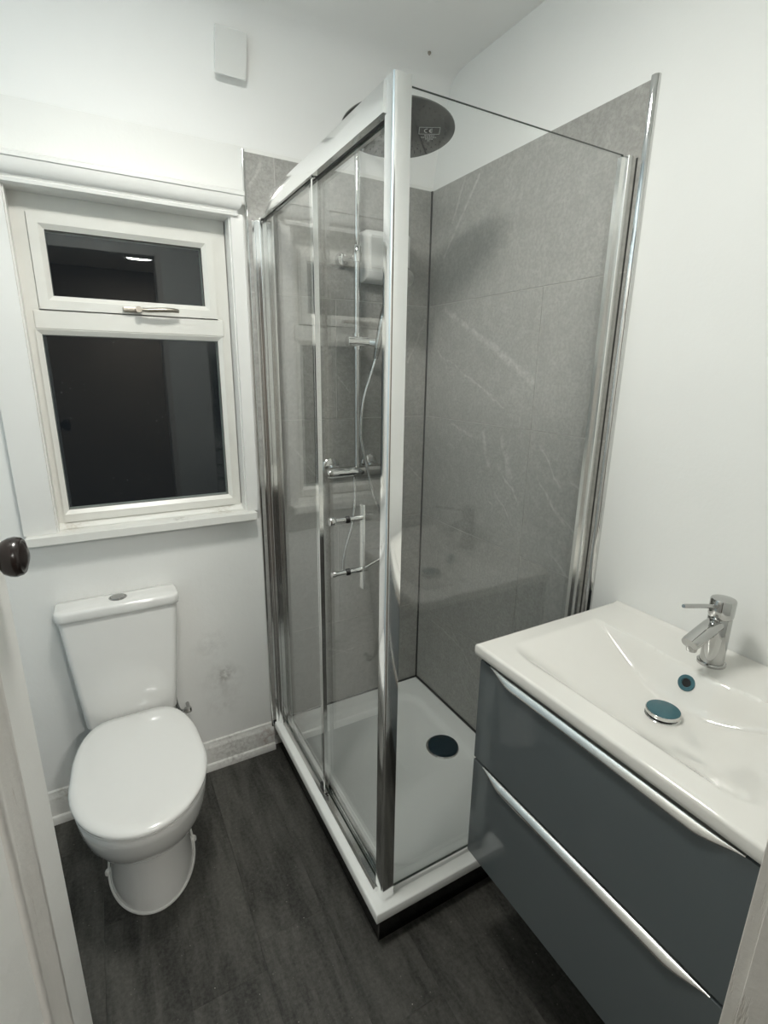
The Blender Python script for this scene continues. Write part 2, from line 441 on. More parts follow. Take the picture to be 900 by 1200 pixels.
tag(wall_front, 'white painted wall with the doorway beside the basin', 'wall', 'structure')

# ---- ceiling with a cove towards the window wall
bm = bm_new()
cv = smooth_path([(0, 1.60, CZ), (0, 1.645, 2.464), (0, 1.678, 2.450), (0, 1.699, 2.425), (0, 1.716, 2.380), (0, 1.742, 2.300), (0, 1.764, 2.225), (0, 1.7785, 2.152)], 5)
prof = [(-0.05, CZ)] + [(p.y, p.z) for p in cv] + [(BW + 0.1, 2.150), (BW + 0.1, CZ + 0.1), (-0.05, CZ + 0.1)]
add_extrude(bm, prof, LW - 0.1, RW + 0.1, 'X')
ceil = obj('ceiling', bm, M['ceiling'])
tag(ceil, 'white ceiling curving down to the window wall', 'ceiling', 'structure')
bm = bm_new()
hk = (1.057, 1.648, CZ)
hk = (1.045, 1.615, 2.4665)
add_lathe(bm, [(0.0055, 0.0), (0.0055, -0.004), (0.003, -0.006), (0.0025, -0.008), (0.0008, -0.009)], 10, 'Z', hk)
tag(obj('ceiling_screw', bm, M['brass']), 'tiny dark screw left in the ceiling above the shower', 'screw')

# ---- hall behind the camera (seen in reflections)
HX0, HX1, HY0 = -0.85, 1.35, -2.60
hf = box_obj('floor', HX0, HX1, HY0, -0.02, -0.06, 0.0, M['hall_floor']); tag(hf, 'brown carpeted hall floor outside the doorway', 'floor', 'structure')
hb = box_obj('wall_hall_back', HX0 - 0.1, HX1 + 0.1, HY0 - 0.1, HY0, -0.05, CZ + 0.08, M['hall_wall']); tag(hb, 'beige hall wall facing the bathroom doorway', 'wall', 'structure')
h1 = box_obj('wall_hall_left', HX0 - 0.1, HX0, HY0, 0.005, -0.05, CZ + 0.08, M['hall_wall']); tag(h1, 'beige hall wall left of the doorway', 'wall', 'structure')
h2 = box_obj('wall_hall_right', HX1, HX1 + 0.1, HY0, 0.005, -0.05, CZ + 0.08, M['hall_wall']); tag(h2, 'beige hall wall right of the doorway', 'wall', 'structure')
h3 = box_obj('ceiling', HX0 - 0.1, HX1 + 0.1, HY0 - 0.1, -0.05, CZ, CZ + 0.08, M['ceiling']); tag(h3, 'plain hall ceiling outside the bathroom', 'ceiling', 'structure')

# ---- tiles
ROWS = [(0.092, 0.500), (0.500, 0.915), (0.915, 1.330), (1.330, 1.745), (1.745, 2.141)]
G = 0.0014
TX0 = 0.488
box_obj('grout', TX0, RW, BW - 0.0080, BW + 0.001, 0.05, 2.1405, M['grout'], wall_back)
box_obj('grout', RW - 0.0080, RW + 0.001, 0.900, BW, 0.05, 2.1405, M['grout'], wall_right)
for i, (z0, z1) in enumerate(ROWS):
    cuts = [TX0, 0.580, TR - 0.003] if i % 2 == 0 else [TX0, 0.785, TR - 0.003]
    for a, b_ in zip(cuts[:-1], cuts[1:]):
        box_obj('tile', a + (G if a > TX0 else 0), b_ - G, TB, BW, z0 + G, z1 - G, M['tile_back'], wall_back, bev=0.0006)
    cuts = [0.900, TB - 0.003] if i == 4 else [0.900, 1.172, TB - 0.003]
    for a, b_ in zip(cuts[:-1], cuts[1:]):
        box_obj('tile', TR, RW, a + (G if a > 0.9 else 0), b_ - G, z0 + G, z1 - G, M['tile_right'], wall_right, bev=0.0006)
box_obj('corner_sealant', TR - 0.004, RW, TB - 0.004, BW, 0.12, 2.1405, M['grout_black'], wall_right)
box_obj('tray_sealant', TR - 0.005, RW, 0.902, TB, 0.112, 0.128, M['grout_black'], wall_right)
box_obj('tray_sealant', TX0, RW, TB - 0.005, BW, 0.112, 0.126, M['grout_black'], wall_back)
# chrome edge trims
t1 = box_obj('trim_1', 0.480, 0.4875, TB - 0.003, BW, 0.10, 2.146, M['chrome'], None, bev=0.0015)
tag(t1, 'chrome tile edge strip beside the window casing', 'trim', 'structure')
bm = bm_new(); add_extrude(bm, [(RW, 0.884), (RW - 0.006, 0.884), (RW - 0.0125, 0.890), (RW - 0.0125, 0.8995), (RW, 0.8995)], 0.10, 2.147, 'Z')
t2 = obj('trim_2', bm, M['chrome'], smooth=50)
tag(t2, 'chrome tile edge strip on the wall beside the basin', 'trim', 'structure')

# ---- skirting
def skirting(name, x0, x1, along='X', plane=BW, label=''):
    prof = [(0, 0.0), (-0.030, 0.0), (-0.030, 0.018), (-0.026, 0.026), (-0.018, 0.028), (-0.018, 0.078), (-0.0155, 0.084), (-0.0155, 0.090), (-0.013, 0.096), (-0.008, 0.104), (-0.006, 0.113), (0, 0.117)]
    bm = bm_new()
    if along == 'X': add_extrude(bm, [(plane + d, z) for d, z in prof], x0, x1, 'X')
    else: add_extrude(bm, [(plane - d, z) for d, z in prof], x0, x1, 'Y')
    o = obj(name, bm, M['skirting'], smooth=30)
    tag(o, label, 'skirting', 'structure')
skirting('baseboard_back', LW, 0.487, 'X', BW, 'scuffed white moulded skirting below the window wall')
skirting('baseboard_left', NW + 0.01, BW - 0.035, 'Y', LW, 'white moulded skirting along the left wall')

# ---- window
win = empty('window_1', ((WX0 + WX1) / 2, BW, WZ0)); tag(win, 'white double glazed window with top opener, dark night outside', 'window', 'structure')
YF = 1.818      # frame inner face
def frame_rect(bm, x0, x1, z0, z1, wl, wr, wb, wt, y0, y1, slope=0.0, sd=0.0):
    """mitred rectangular frame; optional sloping inner bead"""
    O = [(x0, z0), (x1, z0), (x1, z1), (x0, z1)]
    I = [(x0+wl, z0+wb), (x1-wr, z0+wb), (x1-wr, z1-wt), (x0+wl, z1-wt)]
    def ring(pts, y): return [bm.verts.new((x, y, z)) for x, z in pts]
    of, ob = ring(O, y0), ring(O, y1)
    if slope > 0:
        S = [(x0+wl-slope, z0+wb-slope), (x1-wr+slope, z0+wb-slope), (x1-wr+slope, z1-wt+slope), (x0+wl-slope, z1-wt+slope)]
        rs = [of, ring(S, y0), ring(I, y0 + sd), ring(I, y1), ob]
    else:
        rs = [of, ring(I, y0), ring(I, y1), ob]
    for a, b_ in zip(rs, rs[1:] + [rs[0]]):
        for i in range(4):
            j = (i + 1) % 4
            bm.faces.new((a[i], a[j], b_[j], b_[i]))
bm = bm_new()
frame_rect(bm, -0.139, 0.424, 1.030, 1.953, 0.026, 0.027, 0.010, 0.040, YF + 0.004, YF + 0.06)
frame_rect(bm, -0.116, 0.401, 1.650, 1.916, 0.0125, 0.0145, 0.0075, 0.0105, YF + 0.003, YF + 0.05)
add_box(bm, -0.120, 0.403, YF - 0.002, YF + 0.055, 1.606, 1.657, 0.004)
obj('window_frame', bm, M['upvc'], win, smooth=25)
bm = bm_new(); frame_rect(bm, -0.102, 0.385, 1.659, 1.904, 0.038, 0.036, 0.038, 0.038, YF - 0.006, YF + 0.04, 0.014, 0.010)
sash = obj('sash', bm, M['upvc'], win, smooth=25); sash['label'] = 'top hung opening sash'
bm = bm_new(); frame_rect(bm, -0.122, 0.398, 1.034, 1.606, 0.016, 0.016, 0.038, 0.016, YF - 0.002, YF + 0.04, 0.014, 0.010)
obj('glazing_bead', bm, M['upvc'], win, smooth=25)
box_obj('pane', -0.070, 0.355, 1.828, 1.834, 1.690, 1.872, M['window_glass'], sash)
box_obj('pane', -0.112, 0.388, 1.828, 1.834, 1.066, 1.596, M['window_glass'], win)
bm = bm_new(); frame_rect(bm, -0.0668, 0.3518, 1.694, 1.869, 0.003, 0.003, 0.003, 0.003, YF + 0.0035, YF + 0.013)
obj('gasket', bm, M['black'], sash, smooth=0)
bm = bm_new(); frame_rect(bm, -0.1088, 0.3848, 1.069, 1.593, 0.003, 0.003, 0.003, 0.003, YF + 0.0075, YF + 0.013)
obj('gasket', bm, M['black'], win, smooth=0)
# sash handle (worn brass espagnolette)
bm = bm_new()
add_box(bm, 0.108, 0.160, YF - 0.018, YF - 0.005, 1.664, 1.678, 0.003)
add_lathe(bm, [(0.009, -0.004), (0.009, 0.016), (0.006, 0.020)], 14, 'Y', (0.150, YF - 0.034, 1.671))
hp = smooth_path([(0.146, YF - 0.030, 1.671), (0.175, YF - 0.034, 1.670), (0.215, YF - 0.038, 1.673), (0.245, YF - 0.036, 1.674), (0.262, YF - 0.030, 1.673)], 5)
add_tube(bm, hp, [0.0055 + 0.0018 * math.sin(PI * i / (len(hp) - 1)) for i in range(len(hp))], 10)
obj('window_handle', bm, M['brass'], sash)['label'] = 'worn brass window handle'
# painted wooden casing
bm = bm_new()
add_box(bm, -0.227, WX0, BW - 0.022, BW, 1.018, 1.962, 0.002)
add_box(bm, WX1, 0.471, BW - 0.022, BW, 1.018, 1.962, 0.002)
obj('casing', bm, M['gloss_wood'], win)
bm = bm_new()   # reveal lining
add_box(bm, WX0 - 0.004, WX0 + 0.004, BW - 0.012, YF + 0.03, 1.018, WZ1)
add_box(bm, WX1 - 0.004, WX1 + 0.004, BW - 0.012, YF + 0.03, 1.018, WZ1)
add_box(bm, WX0, WX1, BW - 0.018, YF + 0.03, WZ1 - 0.004, WZ1 + 0.004)
obj('reveal_lining', bm, M['gloss_wood'], win, smooth=0)
hd = [(BW, 1.952), (BW - 0.022, 1.952), (BW - 0.030, 1.955), (BW - 0.031, 1.963), (BW - 0.027, 1.966), (BW - 0.030, 1.972)]
hd += [(BW - 0.030 - 0.018 * math.sin(t), 1.972 + 0.034 * (1 - math.cos(t))) for t in [PI/2 * i / 8 for i in range(1, 9)]]
hd += [(BW - 0.052, 2.008), (BW - 0.052, 2.018), (BW - 0.046, 2.022), (BW, 2.024)]
bm = bm_new()
# mitred right end: each profile point ends further right the further it stands out
ring0 = [(-0.270, y, z) for y, z in hd]; ring1 = [(0.424 + (BW - y) * 0.9, y, z) for y, z in hd]
add_loft(bm, [ring0, ring1])
obj('head_moulding', bm, M['gloss_wood'], win, smooth=35)
bm = bm_new()
add_box(bm, -0.222, 0.458, BW - 0.050, BW + 0.001, 0.991, 1.018, 0.003)
add_box(bm, WX0, WX1, BW, YF + 0.03, 0.995, 1.018)
add_extrude(bm, [(YF - 0.02, 1.018), (YF + 0.03, 1.018), (YF + 0.03, 1.034), (YF + 0.006, 1.032)], WX0, WX1, 'X')
obj('window_sill', bm, M['sill_wood'], win)['label'] = 'scuffed white window sill board'

# ---- door opened against the left, its lining, the knob
door = empty('door_1', (-0.200, 0.50, 0.0)); tag(door, 'old white panelled door standing open at the left edge', 'door', 'structure')
A = Vector((-0.2325, 0.190, 0)); B = Vector((-0.147, 0.900, 0))
ud = (B - A).normalized(); nd = Vector((ud.y, -ud.x, 0))      # nd points into the room (+x)
LEN = (B - A).length
def dpt(s, d, z): return A + ud * s + nd * d + Vector((0, 0, z))
def door_box(bm, s0, s1, d0, d1, z0, z1, bev=0.0):
    n0 = len(bm.verts)
    tmp = bmesh.new(); add_box(tmp, s0, s1, d0, d1, z0, z1, bev)
    vm = {}
    for v in tmp.verts: vm[v] = bm.verts.new(dpt(v.co.x, v.co.y, v.co.z))
    for f in tmp.faces: bm.faces.new([vm[v] for v in f.verts])
    if bev > 0: BEV.add(id(bm))
    tmp.free()
ST = 0.098
bm = bm_new()
door_box(bm, 0, ST, -0.040, 0, 0.012, 1.99, 0.002); door_box(bm, LEN - ST, LEN, -0.040, 0, 0.012, 1.99, 0.002)
for z0, z1 in ((0.012, 0.22), (1.12, 1.32), (1.86, 1.99)):
    door_box(bm, ST, LEN - ST, -0.040, -0.0005, z0, z1)
obj('door_frame', bm, M['door_paint'], door)
for z0, z1 in ((0.22, 1.12), (1.32, 1.86)):
    bm = bm_new(); door_box(bm, ST, LEN - ST, -0.028, -0.012, z0, z1); obj('door_panel', bm, M['door_paint'], door)
    bm = bm_new()
    mw = 0.075
    def mring(k, d): return [dpt(s, d, z) for s, z in ((ST + k, z0 + k), (LEN - ST - k, z0 + k), (LEN - ST - k, z1 - k), (ST + k, z1 - k))]
    add_loft(bm, [mring(0.0, -0.014), mring(0.0, 0.0005), mring(0.006, 0.003), mring(0.014, 0.001), mring(0.030, -0.002), mring(0.050, -0.006), mring(0.062, -0.004), mring(0.070, -0.006), mring(mw, -0.0125)], False, False)
    obj('panel_moulding', bm, M['door_chipped'], door, smooth=50)['label'] = 'chipped peeling panel moulding'
bm = bm_new()
ks = 0.658
AX = Matrix((ud, Vector((0, 0, 1)), nd)).transposed()     # columns: ud, z, nd
o_ = dpt(ks, 0, 1.243)
add_lathe(bm, [(0.026, 0.0), (0.026, 0.003), (0.020, 0.006), (0.011, 0.009), (0.0105, 0.011), (0.016, 0.014), (0.024, 0.019), (0.0275, 0.026), (0.0285, 0.033), (0.0265, 0.040), (0.0240, 0.0425), (0.0220, 0.042), (0.0185, 0.0445), (0.010, 0.0475), (0.001, 0.048)], 36, AX, o_)
obj('door_knob', bm, M['bakelite'], door, smooth=50)['label'] = 'dark brown round door knob'

jr = empty('trim_3', (0.43, 0.08, 0.0)); tag(jr, 'worn grey white door lining at the right edge', 'trim', 'structure')
bm = bm_new(); add_box(bm, 0.4145, DX1, 0.0, NW + 0.001, 0.0, DZ, 0.0015); obj('lining', bm, M['door_chipped'], jr)
bm = bm_new(); add_box(bm, 0.4118, 0.4150, 0.0, NW - 0.010, 0.0, DZ - 0.02, 0.001); obj('stop', bm, M['door_chipped'], jr)
jl = box_obj('trim_4', DX0, -0.301, 0.0, NW + 0.001, 0.0, DZ, M['door_paint']); tag(jl, 'white door lining on the hinge side', 'trim', 'structure')
jt = box_obj('trim_5', -0.301, 0.4145, 0.0, NW + 0.001, DZ - 0.022, DZ, M['door_paint']); tag(jt, 'white door lining across the doorway head', 'trim', 'structure')

# ================================================================== THINGS
# ---- lamps
def dome_lamp(name, c, r, mat, label):
    root = empty(name, c); tag(root, label, 'lamp')
    x, y, z = c
    bm = bm_new(); add_lathe(bm, [(r, 0.0), (r, -0.018), (r - 0.003, -0.022), (r - 0.010, -0.022), (r - 0.012, -0.018), (r - 0.012, -0.001)], 48, 'Z', c); obj('lamp_rim', bm, M['plastic_white'], root)
    bm = bm_new()
    add_lathe(bm, [(r - 0.013, -0.002), (r - 0.013, -0.012), (r * 0.75, -0.026), (r * 0.4, -0.034), (0.001, -0.037)], 48, 'Z', c)
    obj('diffuser', bm, mat, root)
    return root
dome_lamp('ceiling_lamp', LAMP, 0.15, M['lamp'], 'round flush opal ceiling lamp in the middle of the bathroom')
dome_lamp('ceiling_lamp', HALL_LAMP, 0.15, M['hall_lamp'], 'round opal lamp on the hall ceiling outside the doorway')

# ---- blank plate on its box
PC = Vector((0.4455, 1.7245, 2.356)); PR = Matrix.Rotation(math.radians(18), 3, 'X')
pb = empty('blanking_plate', PC); tag(pb, 'small white square blanking plate high above the window', 'wall plate')
def on_slope(bm):
    for v in bm.verts: v.co = PC + PR @ v.co
    return bm
bm = bm_new(); add_box(bm, -0.040, 0.040, -0.022, 0.004, -0.048, 0.048, 0.002); obj('back_box', on_slope(bm), M['plastic_white'], pb)
bm = bm_new(); add_box(bm, -0.0435, 0.0435, -0.029, -0.022, -0.052, 0.052, 0.003); obj('plate', on_slope(bm), M['plastic_white'], pb)
for sx in (-0.032, 0.032):
    bm = bm_new(); add_lathe(bm, [(0.0035, 0.0), (0.0035, -0.0012), (0.0015, -0.0016)], 12, 'Y', (sx, -0.0288, 0.0)); obj('screw_cap', on_slope(bm), M['plastic_white'], pb)

# ---- toilet
CXT = -0.006
wc = empty('toilet', (CXT, 1.45, 0.0)); tag(wc, 'white close coupled toilet with closed lid under the window', 'toilet')
def egg(w, yf, yb, z, wb=None, n=56, cx=CXT, pw=2.0, ymid=None):
    """front half ellipse, back half squarer and narrowing to wb"""
    wb = w if wb is None else wb
    ym = ymid if ymid is not None else yf + (yb - yf) * 0.46
    out = []
    for i in range(n):
        t = 2 * PI * i / n
        c, s = math.cos(t), math.sin(t)
        if s <= 0:   # front (towards the viewer, -y)
            y = ym + (ym - yf) * math.copysign(abs(s) ** (2 / pw), s); x = w * math.copysign(abs(c) ** (2 / pw), c)
        else:
            k = abs(s) ** (2 / 4.6); y = ym + (yb - ym) * k
            ww = w + (wb - w) * (k ** 2.0)
            x = ww * math.copysign(abs(c) ** (2 / 5.5), c)
        out.append(Vector((cx + x, y, z)))
    return out
bm = bm_new()
lev = [(0.120, 1.276, 1.690, 0.000, 0.105), (0.121, 1.275, 1.690, 0.010, 0.105), (0.116, 1.281, 1.690, 0.05, 0.10), (0.110, 1.286, 1.690, 0.11, 0.098), (0.109, 1.286, 1.690, 0.165, 0.10), (0.110, 1.283, 1.690, 0.195, 0.105),
       (0.116, 1.268, 1.690, 0.214, 0.112), (0.133, 1.236, 1.69, 0.234, 0.12), (0.148, 1.207, 1.69, 0.258, 0.13), (0.159, 1.183, 1.69, 0.288, 0.135), (0.167, 1.164, 1.69, 0.325, 0.138), (0.171, 1.152, 1.69, 0.362, 0.138), (0.172, 1.149, 1.69, 0.382, 0.138), (0.169, 1.153, 1.688, 0.386, 0.136)]
add_loft(bm, [egg(w_, yf, yb, z, wb, ymid=1.38 + (0.09 if z < 0.2 else 0.0)) for w_, yf, yb, z, wb in lev])
obj('pan', bm, M['ceramic'], wc, smooth=60)
bm = bm_new()
add_tube(bm, [p for p in egg(0.1225, 1.2735, 1.690, 0.004, 0.107, ymid=1.47)] + [egg(0.1225, 1.2735, 1.690, 0.004, 0.107, ymid=1.47)[0]], 0.0042, 8)
for s in (-1, 1): add_lathe(bm, [(0.010, 0.0), (0.010, 0.008), (0.007, 0.014), (0.001, 0.016)], 14, 'Z', (CXT + s * 0.124, 1.47, 0.0))
obj('sealant_bead', bm, M['silicone'], wc)
bm = bm_new()
add_loft(bm, [egg(0.168, 1.152, 1.615, 0.387, 0.135, ymid=1.37), egg(0.1730, 1.145, 1.620, 0.3895, 0.136, ymid=1.37), egg(0.1730, 1.145, 1.620, 0.3955, 0.136, ymid=1.37), egg(0.168, 1.151, 1.618, 0.3985, 0.134, ymid=1.37)])
obj('seat_ring', bm, M['ceramic'], wc, smooth=60)
bm = bm_new()
add_loft(bm, [egg(0.168, 1.151, 1.634, 0.4005, 0.134, ymid=1.37), egg(0.1755, 1.138, 1.640, 0.4055, 0.136, ymid=1.37), egg(0.1758, 1.1375, 1.641, 0.411, 0.136, ymid=1.37), egg(0.1735, 1.141, 1.640, 0.4155, 0.135, ymid=1.37), egg(0.167, 1.150, 1.636, 0.4195, 0.131, ymid=1.37), egg(0.155, 1.170, 1.612, 0.4215, 0.124, ymid=1.37), egg(0.12, 1.22, 1.58, 0.4235, 0.10, ymid=1.37), egg(0.05, 1.32, 1.45, 0.4245, 0.04, ymid=1.37)])
obj('seat_lid', bm, M['ceramic'], wc, smooth=60)
def cist(w_, yf, yb, z, r, bow=0.006):
    ring = round_rect(CXT - w_, CXT + w_, yf, yb, z, r, 7)
    for p in ring:
        if p.y < yf + r + 0.001: p.y -= bow * (1 - ((p.x - CXT) / w_) ** 2)
    return ring
bm = bm_new()
add_loft(bm, [cist(0.118, 1.656, 1.768, 0.388, 0.012), cist(0.130, 1.647, 1.773, 0.392, 0.016), cist(0.134, 1.644, 1.774, 0.400, 0.018), cist(0.146, 1.657, 1.774, 0.52, 0.018), cist(0.160, 1.672, 1.774, 0.66, 0.018), cist(0.169, 1.684, 1.774, 0.752, 0.018)])
obj('cistern', bm, M['ceramic'], wc, smooth=60)
bm = bm_new()
add_loft(bm, [cist(0.170, 1.683, 1.7755, 0.7535, 0.02), cist(0.1755, 1.677, 1.776, 0.7555, 0.024), cist(0.1770, 1.675, 1.776, 0.764, 0.024), cist(0.1775, 1.675, 1.776, 0.780, 0.024), cist(0.1755, 1.678, 1.776, 0.787, 0.023), cist(0.170, 1.684, 1.774, 0.7905, 0.02), cist(0.08, 1.71, 1.75, 0.7925, 0.015)])
lid = obj('cistern_lid', bm, M['ceramic'], wc, smooth=60)
bm = bm_new(); add_lathe(bm, [(0.0265, 0.0), (0.0265, 0.003), (0.0245, 0.0045), (0.0225, 0.0045), (0.0220, 0.003), (0.021, 0.0055), (0.010, 0.0065), (0.001, 0.0067)], 32, 'Z', (CXT, 1.727, 0.7905))
obj('flush_button', bm, M['steel_dark'], lid)['label'] = 'round chrome flush button'
bm = bm_new()
add_tube(bm, smooth_path([(0.176, 1.735, 0.308), (0.156, 1.735, 0.308), (0.138, 1.735, 0.322), (0.128, 1.735, 0.385)], 6), 0.006, 10)
add_lathe(bm, [(0.009, -0.012), (0.011, -0.008), (0.011, 0.008), (0.009, 0.012)], 6, 'X', (0.168, 1.735, 0.308))
add_tube(bm, [(0.172, 1.735, 0.308), (0.172, 1.777, 0.308)], 0.0065, 10)
obj('water_inlet', bm, M['steel_dark'], wc)

# ---- shower tray on a black plinth
tray = empty('shower_tray', (0.84, 1.33, 0.0)); tag(tray, 'white rectangular shower tray raised on a black plinth', 'shower tray')
X0, X1, Y0_, Y1_ = 0.492, TR - 0.001, 0.886, TB - 0.001
def sstep(a, b_, x):
    t = max(0.0, min(1.0, (x - a) / (b_ - a))); return t * t * (3 - 2 * t)
bm = bm_new()
nx, ny = 60, 72
def tz(x, y):
    d = min(x - X0, X1 - x, y - Y0_, Y1_ - y)
    c = min(x - X0 - 0.105, X1 - x - 0.105, y - Y0_ - 0.105, Y1_ - y - 0.105)
    # rounded inner corners
    hx = (X1 - X0) / 2 - 0.085; hy = (Y1_ - Y0_) / 2 - 0.085
    r = 0.10; qx = abs(x - (X0 + X1) / 2) - hx + r; qy = abs(y - (Y0_ + Y1_) / 2) - hy + r
    sd = math.hypot(max(qx, 0), max(qy, 0)) + min(max(qx, qy), 0) - r
    z = 0.120 - 0.016 * sstep(0.012, -0.014, sd)
    z -= 0.004 * sstep(0.45, 0.0, math.hypot(x - 1.026, y - 1.339)) * sstep(0.0, -0.1, sd)
    if d < 0.004: z -= 0.003 * (1 - d / 0.004) ** 2
    return z
def lin(a, b_, n):   # denser towards the border
    out = []
    for i in range(n + 1): out.append(a + (b_ - a) * i / n)
    return sorted(set([a + 0.001, a + 0.002, a + 0.004, b_ - 0.001, b_ - 0.002, b_ - 0.004] + out))
gx, gy = lin(X0, X1, nx), lin(Y0_, Y1_, ny)
grid = [[bm.verts.new((x, y, tz(x, y))) for y in gy] for x in gx]
for i in range(len(gx) - 1):
    for j in range(len(gy) - 1):
        bm.faces.new((grid[i][j], grid[i+1][j], grid[i+1][j+1], grid[i][j+1]))
border = [grid[i][0] for i in range(len(gx))] + [grid[-1][j] for j in range(1, len(gy))] + [grid[i][-1] for i in range(len(gx) - 2, -1, -1)] + [grid[0][j] for j in range(len(gy) - 2, 0, -1)]
low = [bm.verts.new((v.co.x, v.co.y, 0.091)) for v in border]
for i in range(len(border)):
    j = (i + 1) % len(border); bm.faces.new((border[i], border[j], low[j], low[i]))
bm.faces.new(low)
obj('tray_basin', bm, M['acrylic'], tray, smooth=50)
bm = bm_new(); add_box(bm, 0.508, 0.520, 0.904, 1.745, 0.0, 0.0905); obj('plinth_panel', bm, M['plinth'], tray)
bm = bm_new(); add_box(bm, 0.520, TR - 0.002, 0.904, 0.916, 0.0, 0.0905); obj('plinth_panel', bm, M['plinth'], tray)
bm = bm_new(); add_box(bm, 0.5055, 0.5085, 0.9015, 0.9045, 0.0, 0.0905); obj('corner_strip', bm, M['steel_dark'], tray)
bm = bm_new(); add_lathe(bm, [(0.060, -0.002), (0.060, 0.004), (0.057, 0.008), (0.050, 0.0095), (0.02, 0.011), (0.001, 0.011)], 40, 'Z', (1.028, 1.340, 0.101))
dr = obj('drain_cover', bm, M['film_dark'], tray); dr['label'] = 'round drain cover under dark blue film'
bm = bm_new(); add_lathe(bm, [(0.066, -0.002), (0.066, 0.001), (0.061, 0.003), (0.0605, -0.001)], 40, 'Z', (1.028, 1.340, 0.101)); obj('drain_ring', bm, M['chrome'], tray)

# ---- shower enclosure
en = empty('shower_enclosure', (0.535, 1.34, 0.12)); tag(en, 'chrome framed glass corner shower enclosure with sliding door', 'shower enclosure')
ZT = 2.003
bm = bm_new()
pp = [(0.5565, 0.946), (0.5565, 0.913), (0.527, 0.913), (0.5235, 0.914), (0.5215, 0.916), (0.5205, 0.9195), (0.5205, 0.946)]
add_extrude(bm, pp, 0.121, ZT + 0.002, 'Z'); obj('corner_post', bm, M['alu'], en, smooth=40)
bm = bm_new()   # header rail, slightly tilted outer face
hp_ = [(0.516, 1.951), (0.516, 1.954), (0.5175, 2.000), (0.520, ZT), (0.552, ZT), (0.554, 2.000), (0.554, 1.951)]
add_extrude(bm, hp_, 0.945, TB - 0.001, 'Y'); hdr = obj('header_rail', bm, M['alu'], en, smooth=40)
bm = bm_new(); add_box(bm, 0.534, 0.5365, 0.948, TB - 0.003, 1.9485, 1.9515); obj('track', bm, M['black'], hdr)
bm = bm_new()   # bottom rail
add_extrude(bm, [(0.513, 0.120), (0.513, 0.132), (0.519, 0.138), (0.524, 0.138), (0.524, 0.132), (0.548, 0.132), (0.548, 0.146), (0.554, 0.146), (0.554, 0.120)], 0.945, TB - 0.001, 'Y')
obj('bottom_rail', bm, M['alu'], en, smooth=30)
bm = bm_new()
add_box(bm, 0.506, 0.553, 1.742, TB, 0.121, 1.951, 0.002); add_box(bm, 0.512, 0.516, 1.722, 1.742, 0.121, 1.951, 0.0005)
add_box(bm, 0.496, 0.506, 1.755, TB, 0.121, 1.951, 0.001)
obj('wall_channel', bm, M['alu'], en)
bm = bm_new(); add_box(bm, 0.548, 0.5525, 1.715, 1.743, 0.121, 1.951); obj('seal_strip', bm, M['satin'], en)
bm = bm_new(); add_box(bm, 1.1470, TR, 0.912, 0.941, 0.121, 1.992, 0.0015)
obj('wall_channel', bm, M['satin'], en)
bm = bm_new(); add_box(bm, 1.1395, 1.1470, 0.9255, 0.9365, 0.121, 1.990); obj('seal_strip', bm, M['satin'], en)
bm = bm_new(); add_box(bm, TR - 0.001, TR + 0.0, 0.9100, 0.912, 0.121, 1.990); obj('seal_strip', bm, M['black'], en)
def glass_panel(name, x0, x1, y0, y1, z0, z1):
    bm = bm_new(); fs = add_box(bm, x0, x1, y0, y1, z0, z1)
    d = (x1 - x0, y1 - y0)
    ax = 0 if d[0] < d[1] else 1
    bm.faces.ensure_lookup_table()
    bm.normal_update()
    for f in bm.faces:
        if abs(f.normal[ax]) < 0.5: f.material_index = 1
    return obj(name, bm, [M['glass'], M['glass_edge']], en, smooth=0)
glass_panel('fixed_panel', 0.5560, 1.1475, 0.928, 0.934, 0.132, 1.996)
bm = bm_new(); add_box(bm, 0.557, 1.170, 0.922, 0.9275, 0.1205, 0.133, 0.001); add_box(bm, 0.557, 1.170, 0.9345, 0.940, 0.1205, 0.133, 0.001); obj('bottom_seal', bm, M['acrylic'], en)
sa = glass_panel('sliding_panel', 0.5255, 0.5305, 1.313, 1.735, 0.140, 1.949)
sb = glass_panel('sliding_panel', 0.5385, 0.5435, 0.958, 1.352, 0.140, 1.949)
for (par, x0, y0, y1) in ((sa, 0.528, 1.306, 1.315), (sa, 0.528, 1.726, 1.742), (sb, 0.541, 1.352, 1.361), (sb, 0.541, 0.948, 0.964)):
    bm = bm_new(); add_box(bm, x0 - 0.007, x0 + 0.007, y0, y1, 0.140, 1.949, 0.001); obj('stile', bm, M['alu'], par)
bm = bm_new(); add_box(bm, 0.522, 0.548, 1.325, 1.352, 0.136, 0.150, 0.002); obj('guide_block', bm, M['black'], sb)
# handle: knobs outside, bar inside
HY = 1.142
hdl = None
bm = bm_new(); add_box(bm, 0.572, 0.580, HY - 0.010, HY + 0.010, 0.935, 1.170, 0.003); hdl = obj('door_handle', bm, M['satin'], en); hdl['label'] = 'slim bar handle through the sliding glass'
for hz, big in ((1.134, True), (0.990, False)):
    bm = bm_new()
    prof = [(0.001, 0.482), (0.010, 0.483), (0.0125, 0.488), (0.011, 0.496), (0.0066, 0.500), (0.0065, 0.574)] if big else [(0.001, 0.486), (0.007, 0.487), (0.008, 0.496), (0.0065, 0.498), (0.0065, 0.574)]
    add_lathe(bm, prof, 16, 'X', (0, HY, hz)); obj('handle_stem', bm, M['chrome'], hdl)
    bm = bm_new(); add_lathe(bm, [(0.0067, 0.5262), (0.0095, 0.530), (0.0095, 0.5375), (0.0067, 0.5384)], 14, 'X', (0, HY, hz)); obj('washer', bm, M['black'], hdl)

